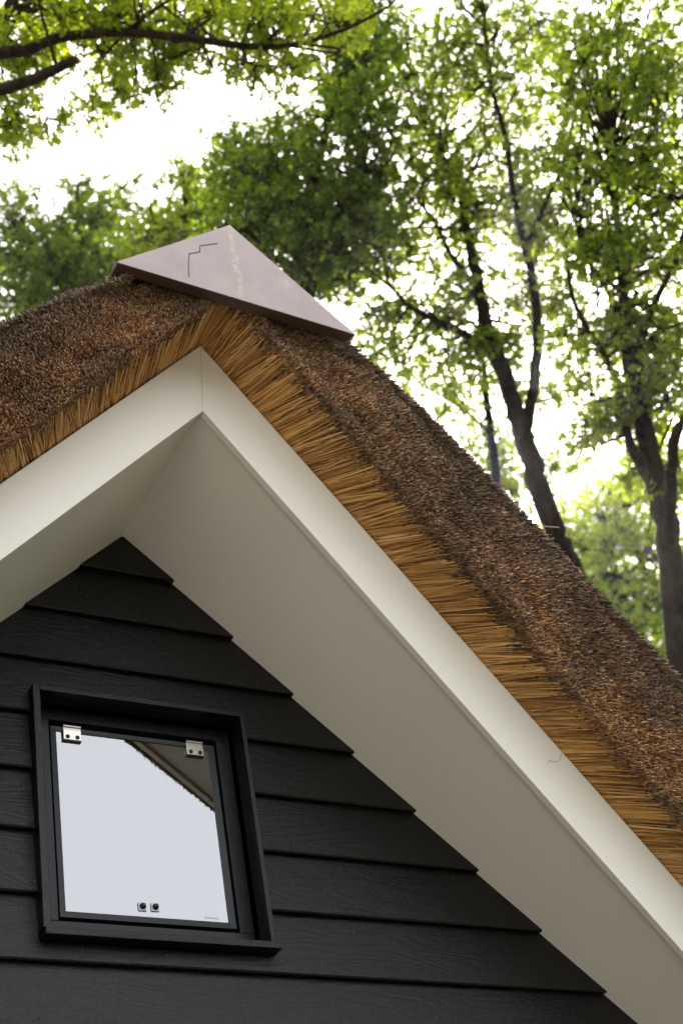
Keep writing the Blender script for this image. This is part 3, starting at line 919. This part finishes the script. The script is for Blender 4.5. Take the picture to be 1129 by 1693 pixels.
cnt = {}
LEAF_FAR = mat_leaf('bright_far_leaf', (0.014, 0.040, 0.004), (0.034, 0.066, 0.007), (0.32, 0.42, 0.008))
DA = 15.5
_, cnt['A'] = tree('oak_tree', 'tall oak with a forked trunk rising just behind the right thatch slope',
     [[(943, 936, DA, 25), (915, 878, DA, 25), (885, 790, DA, 24), (864, 722, DA, 23), (848, 670, DA, 20), (832, 615, DA, 19), (806, 545, DA + .2, 17), (790, 470, DA + .3, 14), (776, 400, DA + .4, 11), (760, 320, DA + .6, 8), (735, 270, DA + .8, 5), (700, 210, DA + 1, 3)],
      [(870, 745, DA, 14), (872, 700, DA, 14), (880, 650, DA, 13), (888, 560, DA - .2, 12), (882, 480, DA - .4, 10), (868, 410, DA - .5, 9), (848, 320, DA - .6, 7), (836, 230, DA - .6, 6), (810, 130, DA - .6, 4), (800, 20, DA - .6, 3)],
      [(800, 570, DA + .2, 9), (745, 540, DA, 8), (690, 515, DA - .3, 6), (640, 470, DA - .6, 4), (590, 430, DA - .8, 2.5)],
      [(790, 480, DA + .3, 8), (745, 420, DA, 6), (720, 370, DA, 5), (690, 330, DA, 3)],
      [(868, 410, DA - .5, 6), (900, 340, DA - .8, 5), (930, 270, DA - 1, 4), (950, 180, DA - 1, 3)]],
     [(690, 110, 80, 110, DA, 3.0, 130, .22), (790, 80, 90, 100, DA, 3.0, 150, .22), (715, 290, 90, 100, DA, 3.0, 170, .22), (850, 210, 90, 110, DA, 3, 170, .22),
      (780, 370, 90, 90, DA, 3, 160, .22), (665, 420, 80, 70, DA, 2.5, 120, .2), (620, 520, 70, 50, DA, 2, 80, .2), (720, 520, 70, 50, DA, 2, 70, .2), (900, 390, 60, 90, DA, 2.5, 120, .22),
      (860, 490, 50, 50, DA, 2, 50, .2), (800, 590, 60, 60, DA, 1.5, 70, .16), (690, 610, 70, 40, DA, 2, 40, .18), (905, 640, 30, 60, DA, 1.2, 30, .15), (860, 640, 20, 50, DA, 1, 20, .12),
      (920, 760, 30, 40, DA, 1, 14, .15), (760, 480, 50, 60, DA, 2, 60, .2), (870, 330, 70, 60, DA, 2, 90, .2), (640, 590, 60, 40, DA, 2, 40, .18), (735, 590, 50, 40, DA, 2, 40, .18), (850, 560, 40, 50, DA, 1.5, 30, .16), (925, 500, 45, 60, DA, 2, 50, .18), (745, 690, 45, 40, DA, 1.5, 16, .15), (900, 830, 30, 30, DA, 1, 12, .13),
      (760, -80, 180, 70, DA, 3, 160, .25), (900, 60, 60, 80, DA, 3, 80, .22)],
     LEAF_OAK, base=below(948, 940, DA))

DB = 13.0
_, cnt['B'] = tree('oak_tree', 'stout oak at the right edge, dividing into three upright limbs above the lower thatch',
     [[(1128, 1130, DB, 30), (1114, 980, DB, 28), (1098, 870, DB, 27), (1078, 775, DB, 24), (1062, 690, DB, 20), (1045, 620, DB, 17), (1034, 540, DB, 14), (1026, 450, DB, 10), (1018, 360, DB, 7), (1010, 250, DB, 4)],
      [(1086, 812, DB, 13), (1055, 765, DB, 11), (1030, 700, DB, 10), (1021, 640, DB, 9), (1000, 592, DB, 8), (965, 535, DB, 6), (943, 480, DB, 5), (935, 400, DB, 3)],
      [(1106, 900, DB - .1, 15), (1109, 800, DB - .3, 13), (1112, 735, DB - .5, 13), (1129, 695, DB - .7, 12), (1165, 640, DB - 1, 10), (1180, 480, DB - 1, 7)],
      [(1042, 610, DB, 9), (1062, 555, DB - .2, 9), (1080, 505, DB - .3, 8), (1118, 425, DB - .5, 6), (1140, 330, DB - .6, 4)],
      [(1036, 555, DB, 8), (1005, 485, DB + .3, 7), (965, 415, DB + .5, 5), (945, 340, DB + .6, 3)],
      [(1005, 592, DB, 4), (1030, 560, DB, 4), (1050, 480, DB, 3)]],
     [(990, 110, 100, 110, DB, 3, 180, .2), (1090, 120, 70, 110, DB, 3, 140, .2), (975, 270, 70, 80, DB, 3, 110, .2), (1080, 290, 70, 100, DB, 3, 150, .2),
      (980, 420, 70, 70, DB, 2.5, 90, .18), (1070, 430, 70, 60, DB, 2.5, 110, .18), (1100, 560, 50, 80, DB, 2, 110, .18), (1060, 620, 50, 70, DB, 2, 90, .16), (985, 560, 50, 50, DB, 2, 50, .16),
      (960, 640, 40, 50, DB, 1.5, 30, .14), (1000, 700, 35, 60, DB, 1.5, 36, .14), (1065, 720, 30, 40, DB, 1.5, 40, .14), (1115, 650, 40, 60, DB, 2, 60, .16), (1050, -80, 160, 70, DB, 3, 130, .22),
      (1190, 400, 60, 250, DB, 3, 200, .25), (950, 560, 45, 40, DB, 2, 36, .15), (965, 720, 45, 50, DB, 1.5, 36, .14), (1045, 790, 30, 40, DB, 1.5, 26, .14), (1120, 800, 30, 70, DB, 1.5, 50, .16), (1030, 660, 40, 40, DB, 1.5, 40, .15), (1040, 520, 50, 50, DB, 2, 50, .16)],
     LEAF_OAK, base=below(1128, 1130, DB, 0.3, 0.2))

DS = 17.0
_, cnt['S'] = tree('slim_tree', 'slim dark-stemmed tree beside the right thatch slope, left of the forked trunk',
     [[(825, 830, DS, 11), (818, 770, DS, 10), (812, 715, DS, 9), (803, 655, DS, 8), (798, 600, DS, 6), (790, 540, DS, 4)],
      [(812, 720, DS, 5), (780, 690, DS, 4), (740, 660, DS, 3), (700, 640, DS, 2)], [(640, 640, DS, 3), (670, 690, DS, 3), (690, 670, DS, 2)]],
     [(815, 740, 40, 50, DS, 1.5, 60, .2), (800, 790, 50, 30, DS, 1.5, 40, .2), (770, 640, 50, 50, DS, 2, 40, .2), (700, 650, 40, 40, DS, 2, 22, .2), (840, 820, 40, 40, DS, 1.5, 30, .2), (850, 760, 30, 30, DS, 1.5, 16, .2)],
     LEAF_OAK, leaf=0.09, base=below(825, 830, DS))

DF = 24.0
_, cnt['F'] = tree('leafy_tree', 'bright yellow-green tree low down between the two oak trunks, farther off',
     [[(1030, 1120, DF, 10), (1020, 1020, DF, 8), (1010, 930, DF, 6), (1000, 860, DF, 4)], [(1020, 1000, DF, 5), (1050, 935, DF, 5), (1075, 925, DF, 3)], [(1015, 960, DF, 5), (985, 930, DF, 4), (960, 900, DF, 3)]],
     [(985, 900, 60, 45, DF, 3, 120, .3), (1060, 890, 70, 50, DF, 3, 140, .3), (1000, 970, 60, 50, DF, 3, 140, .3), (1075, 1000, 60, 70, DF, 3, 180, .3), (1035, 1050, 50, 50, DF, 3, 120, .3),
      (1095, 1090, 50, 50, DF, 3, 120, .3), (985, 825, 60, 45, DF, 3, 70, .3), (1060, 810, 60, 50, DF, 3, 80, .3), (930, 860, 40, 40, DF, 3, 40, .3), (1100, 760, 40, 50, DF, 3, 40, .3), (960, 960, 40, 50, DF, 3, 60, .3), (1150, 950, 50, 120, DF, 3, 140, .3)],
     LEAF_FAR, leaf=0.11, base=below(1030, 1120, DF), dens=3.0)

DD = 14.5
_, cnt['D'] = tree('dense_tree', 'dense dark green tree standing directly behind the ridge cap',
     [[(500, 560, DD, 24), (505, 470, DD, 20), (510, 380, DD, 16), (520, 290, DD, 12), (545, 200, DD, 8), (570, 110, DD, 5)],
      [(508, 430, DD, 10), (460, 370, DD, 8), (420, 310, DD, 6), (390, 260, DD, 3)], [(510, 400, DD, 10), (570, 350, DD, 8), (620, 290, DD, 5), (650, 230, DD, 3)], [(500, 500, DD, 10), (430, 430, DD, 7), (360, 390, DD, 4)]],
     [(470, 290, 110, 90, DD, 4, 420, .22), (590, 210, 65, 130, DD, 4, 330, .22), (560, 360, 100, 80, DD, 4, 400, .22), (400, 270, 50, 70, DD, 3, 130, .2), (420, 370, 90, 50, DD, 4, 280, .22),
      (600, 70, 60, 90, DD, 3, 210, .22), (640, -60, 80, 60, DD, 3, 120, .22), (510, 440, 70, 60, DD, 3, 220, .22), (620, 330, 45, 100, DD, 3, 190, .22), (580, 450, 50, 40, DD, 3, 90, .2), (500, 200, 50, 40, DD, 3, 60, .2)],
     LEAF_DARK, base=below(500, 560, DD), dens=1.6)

DE = 19.0
_, cnt['E'] = tree('leafy_tree', 'low bushy tree with ragged top shoots behind the left thatch slope',
     [[(160, 640, DE, 16), (150, 560, DE, 13), (140, 480, DE, 9), (135, 400, DE, 6), (128, 310, DE, 3)], [(150, 540, DE, 8), (210, 450, DE, 6), (240, 370, DE, 4), (262, 310, DE, 2)], [(145, 500, DE, 7), (70, 430, DE, 5), (40, 370, DE, 3)]],
     [(60, 430, 80, 60, DE, 4, 300, .25), (150, 430, 80, 60, DE, 4, 300, .25), (60, 500, 90, 50, DE, 4, 330, .25), (170, 490, 90, 50, DE, 4, 300, .25), (20, 360, 35, 50, DE, 3, 90, .22), (100, 370, 60, 35, DE, 3, 90, .22),
      (190, 360, 60, 40, DE, 3, 120, .22), (128, 300, 16, 26, DE, 1, 16, .12), (172, 305, 14, 20, DE, 1, 8, .12), (200, 320, 20, 25, DE, 1, 14, .14), (245, 305, 12, 20, DE, 1, 8, .12), (45, 330, 20, 20, DE, 1, 14, .14),
      (-60, 420, 60, 100, DE, 4, 200, .28), (80, 560, 120, 40, DE, 4, 200, .28)],
     LEAF_DARK, leaf=0.095, base=below(160, 640, DE), dens=1.5)
DG = 17.0
_, cnt['G'] = tree('leafy_tree', 'mid green leafy tree between the low bushy tree and the ridge cap',
     [[(300, 600, DG, 14), (300, 500, DG, 11), (300, 420, DG, 8), (305, 350, DG, 5), (305, 290, DG, 3)], [(300, 450, DG, 6), (340, 390, DG, 5), (350, 320, DG, 3)], [(300, 430, DG, 6), (260, 380, DG, 4), (245, 320, DG, 2)]],
     [(270, 390, 60, 50, DG, 3, 190, .22), (320, 360, 50, 50, DG, 3, 160, .22), (300, 440, 70, 50, DG, 3, 220, .22), (305, 300, 30, 35, DG, 2, 40, .16), (345, 310, 30, 40, DG, 2, 50, .18), (230, 440, 50, 50, DG, 3, 130, .22), (280, 520, 90, 50, DG, 3, 150, .25)],
     LEAF_OAK, leaf=0.09, base=below(300, 600, DG), dens=1.5)

DC = 10.5
_, cnt['C'] = tree('overhanging_oak', 'oak whose dark boughs and yellow-green leaves hang over the roof at upper left',
     [[('w', -2.4, 8.4, 3.4, .26), ('w', -1.9, 7.3, 5.0, .22), ('w', -1.1, 5.6, 5.7, .17), (-270, 300, DC + .9, 45), (-180, 200, DC + .5, 34), (-90, 130, DC + .2, 23), (-20, 92, DC, 15), (40, 84, DC, 12), (100, 62, DC, 11), (200, 53, DC, 10), (300, 62, DC, 9), (430, 78, DC, 7), (520, 66, DC, 5), (620, 24, DC, 3), (690, -30, DC, 2)],
      [(-120, 190, DC + .3, 24), (-60, 165, DC, 17), (0, 150, DC - .2, 14), (60, 128, DC - .2, 12), (105, 108, DC - .2, 11), (128, 98, DC - .2, 9)],
      [(-200, 230, DC + .5, 30), (-90, 110, DC + .3, 24), (-20, 50, DC + .2, 17), (10, 20, DC + .2, 14), (40, -40, DC + .2, 11), (90, -160, DC + .2, 7)],
      [(330, 62, DC, 3.5), (345, 95, DC, 2.5), (365, 140, DC, 2), (385, 180, DC, 1.2)], [(210, 53, DC, 5), (250, 20, DC, 4), (330, -30, DC, 3)], [(430, 78, DC, 4), (470, 40, DC, 3), (500, -20, DC, 2)]],
     [(30, 50, 50, 50, DC, 2, 60, .14), (110, 20, 70, 40, DC, 2, 90, .14), (210, 30, 80, 35, DC, 2, 100, .14), (330, 20, 90, 35, DC, 2, 110, .14), (440, 35, 70, 40, DC, 2, 100, .14), (540, 35, 55, 40, DC, 2, 70, .14),
      (70, 95, 60, 25, DC, 1.5, 40, .12), (190, 90, 70, 25, DC, 1.5, 50, .12), (290, 90, 70, 25, DC, 1.5, 60, .12), (410, 105, 50, 20, DC, 1.5, 30, .12), (480, 110, 40, 30, DC, 1.5, 34, .12), (140, 160, 22, 45, DC, 1, 22, .09), (190, 150, 30, 40, DC, 1, 28, .1),
      (260, 140, 30, 25, DC, 1, 20, .1), (30, 190, 45, 45, DC, 1, 50, .12), (10, 240, 25, 25, DC, 1, 14, .1), (155, 200, 10, 15, DC, .6, 5, .07), (85, 190, 15, 30, DC, .8, 8, .08), (20, 120, 30, 30, DC, 1, 26, .12),
      (250, -70, 300, 60, DC, 2.5, 200, .18)],
     LEAF_LIGHT, leaf=0.075, base=(-2.45, 8.6, GZ), dens=1.7, back=0.8)
print('leaves', cnt, sum(cnt.values()))

# ------------------------------------------------------------------ unseen belt of trees, shaped to keep light off soffits and wall
n = 24000
az = rng.uniform(math.radians(80), math.radians(350), n)
side = np.clip((np.abs(az - math.radians(172)) - math.radians(38)) / math.radians(30), 0, 1)      # low in front to let sky light in, taller at the sides for shade
rad = 30 - (15 + 5 * (az < 3.0)) * side + rng.uniform(0, 9, n)
topz = 2.0 + (7.0 + 6.0 * (az < 3.0)) * side + 1.4 * np.sin(az * 9) + 1.1 * np.sin(az * 23 + 1) + 0.9 * np.sin(az * 41)
zz = GZ + rng.uniform(0, 1, n) ** 0.8 * (topz - GZ + rng.uniform(-1, 1, n))
cen = np.stack([rad * np.sin(az), rad * np.cos(az), zz], 1)
a = rand_dirs(n)
o = leaf_mesh('shade_woodland', cen, a, rand_dirs(n) + np.array([0, 0, 0.6]), rng.uniform(0.6, 1.15, n), LEAF_DARK, None)
tag(o, 'belt of unseen dark green trees added to shade the soffits and wall', 'shade_woodland', kind='stuff')

cm = MB(); tube_into(cm, smooth_path(cob_pts, 4), [0.0005] * len(smooth_path(cob_pts, 4)), 5)
part(cm, 'cobweb_thread', mat_plain('dusty_cobweb', (0.30, 0.21, 0.16), 0.9, noise=0.2, nscale=400), house)

# ------------------------------------------------------------------ thin volume added to mimic lens glare round the sun
hz = MB(); hz.box(-46, 46, -46, 46, GZ - 1.0, 26.0)
hm = bpy.data.materials.new('glare_haze'); hm.use_nodes = True
hn = hm.node_tree.nodes; hn.clear()
ho = hn.new('ShaderNodeOutputMaterial'); hv = hn.new('ShaderNodeVolumePrincipled')
hv.inputs['Color'].default_value = (1.0, 0.98, 0.95, 1)
hv.inputs['Density'].default_value = 0.0002
hv.inputs['Anisotropy'].default_value = 0.93
hm.node_tree.links.new(hv.outputs[0], ho.inputs['Volume'])
h = hz.build('glare_haze', hm)
tag(h, 'thin scattering volume that imitates lens glare round the sun', 'glare_haze', kind='stuff')
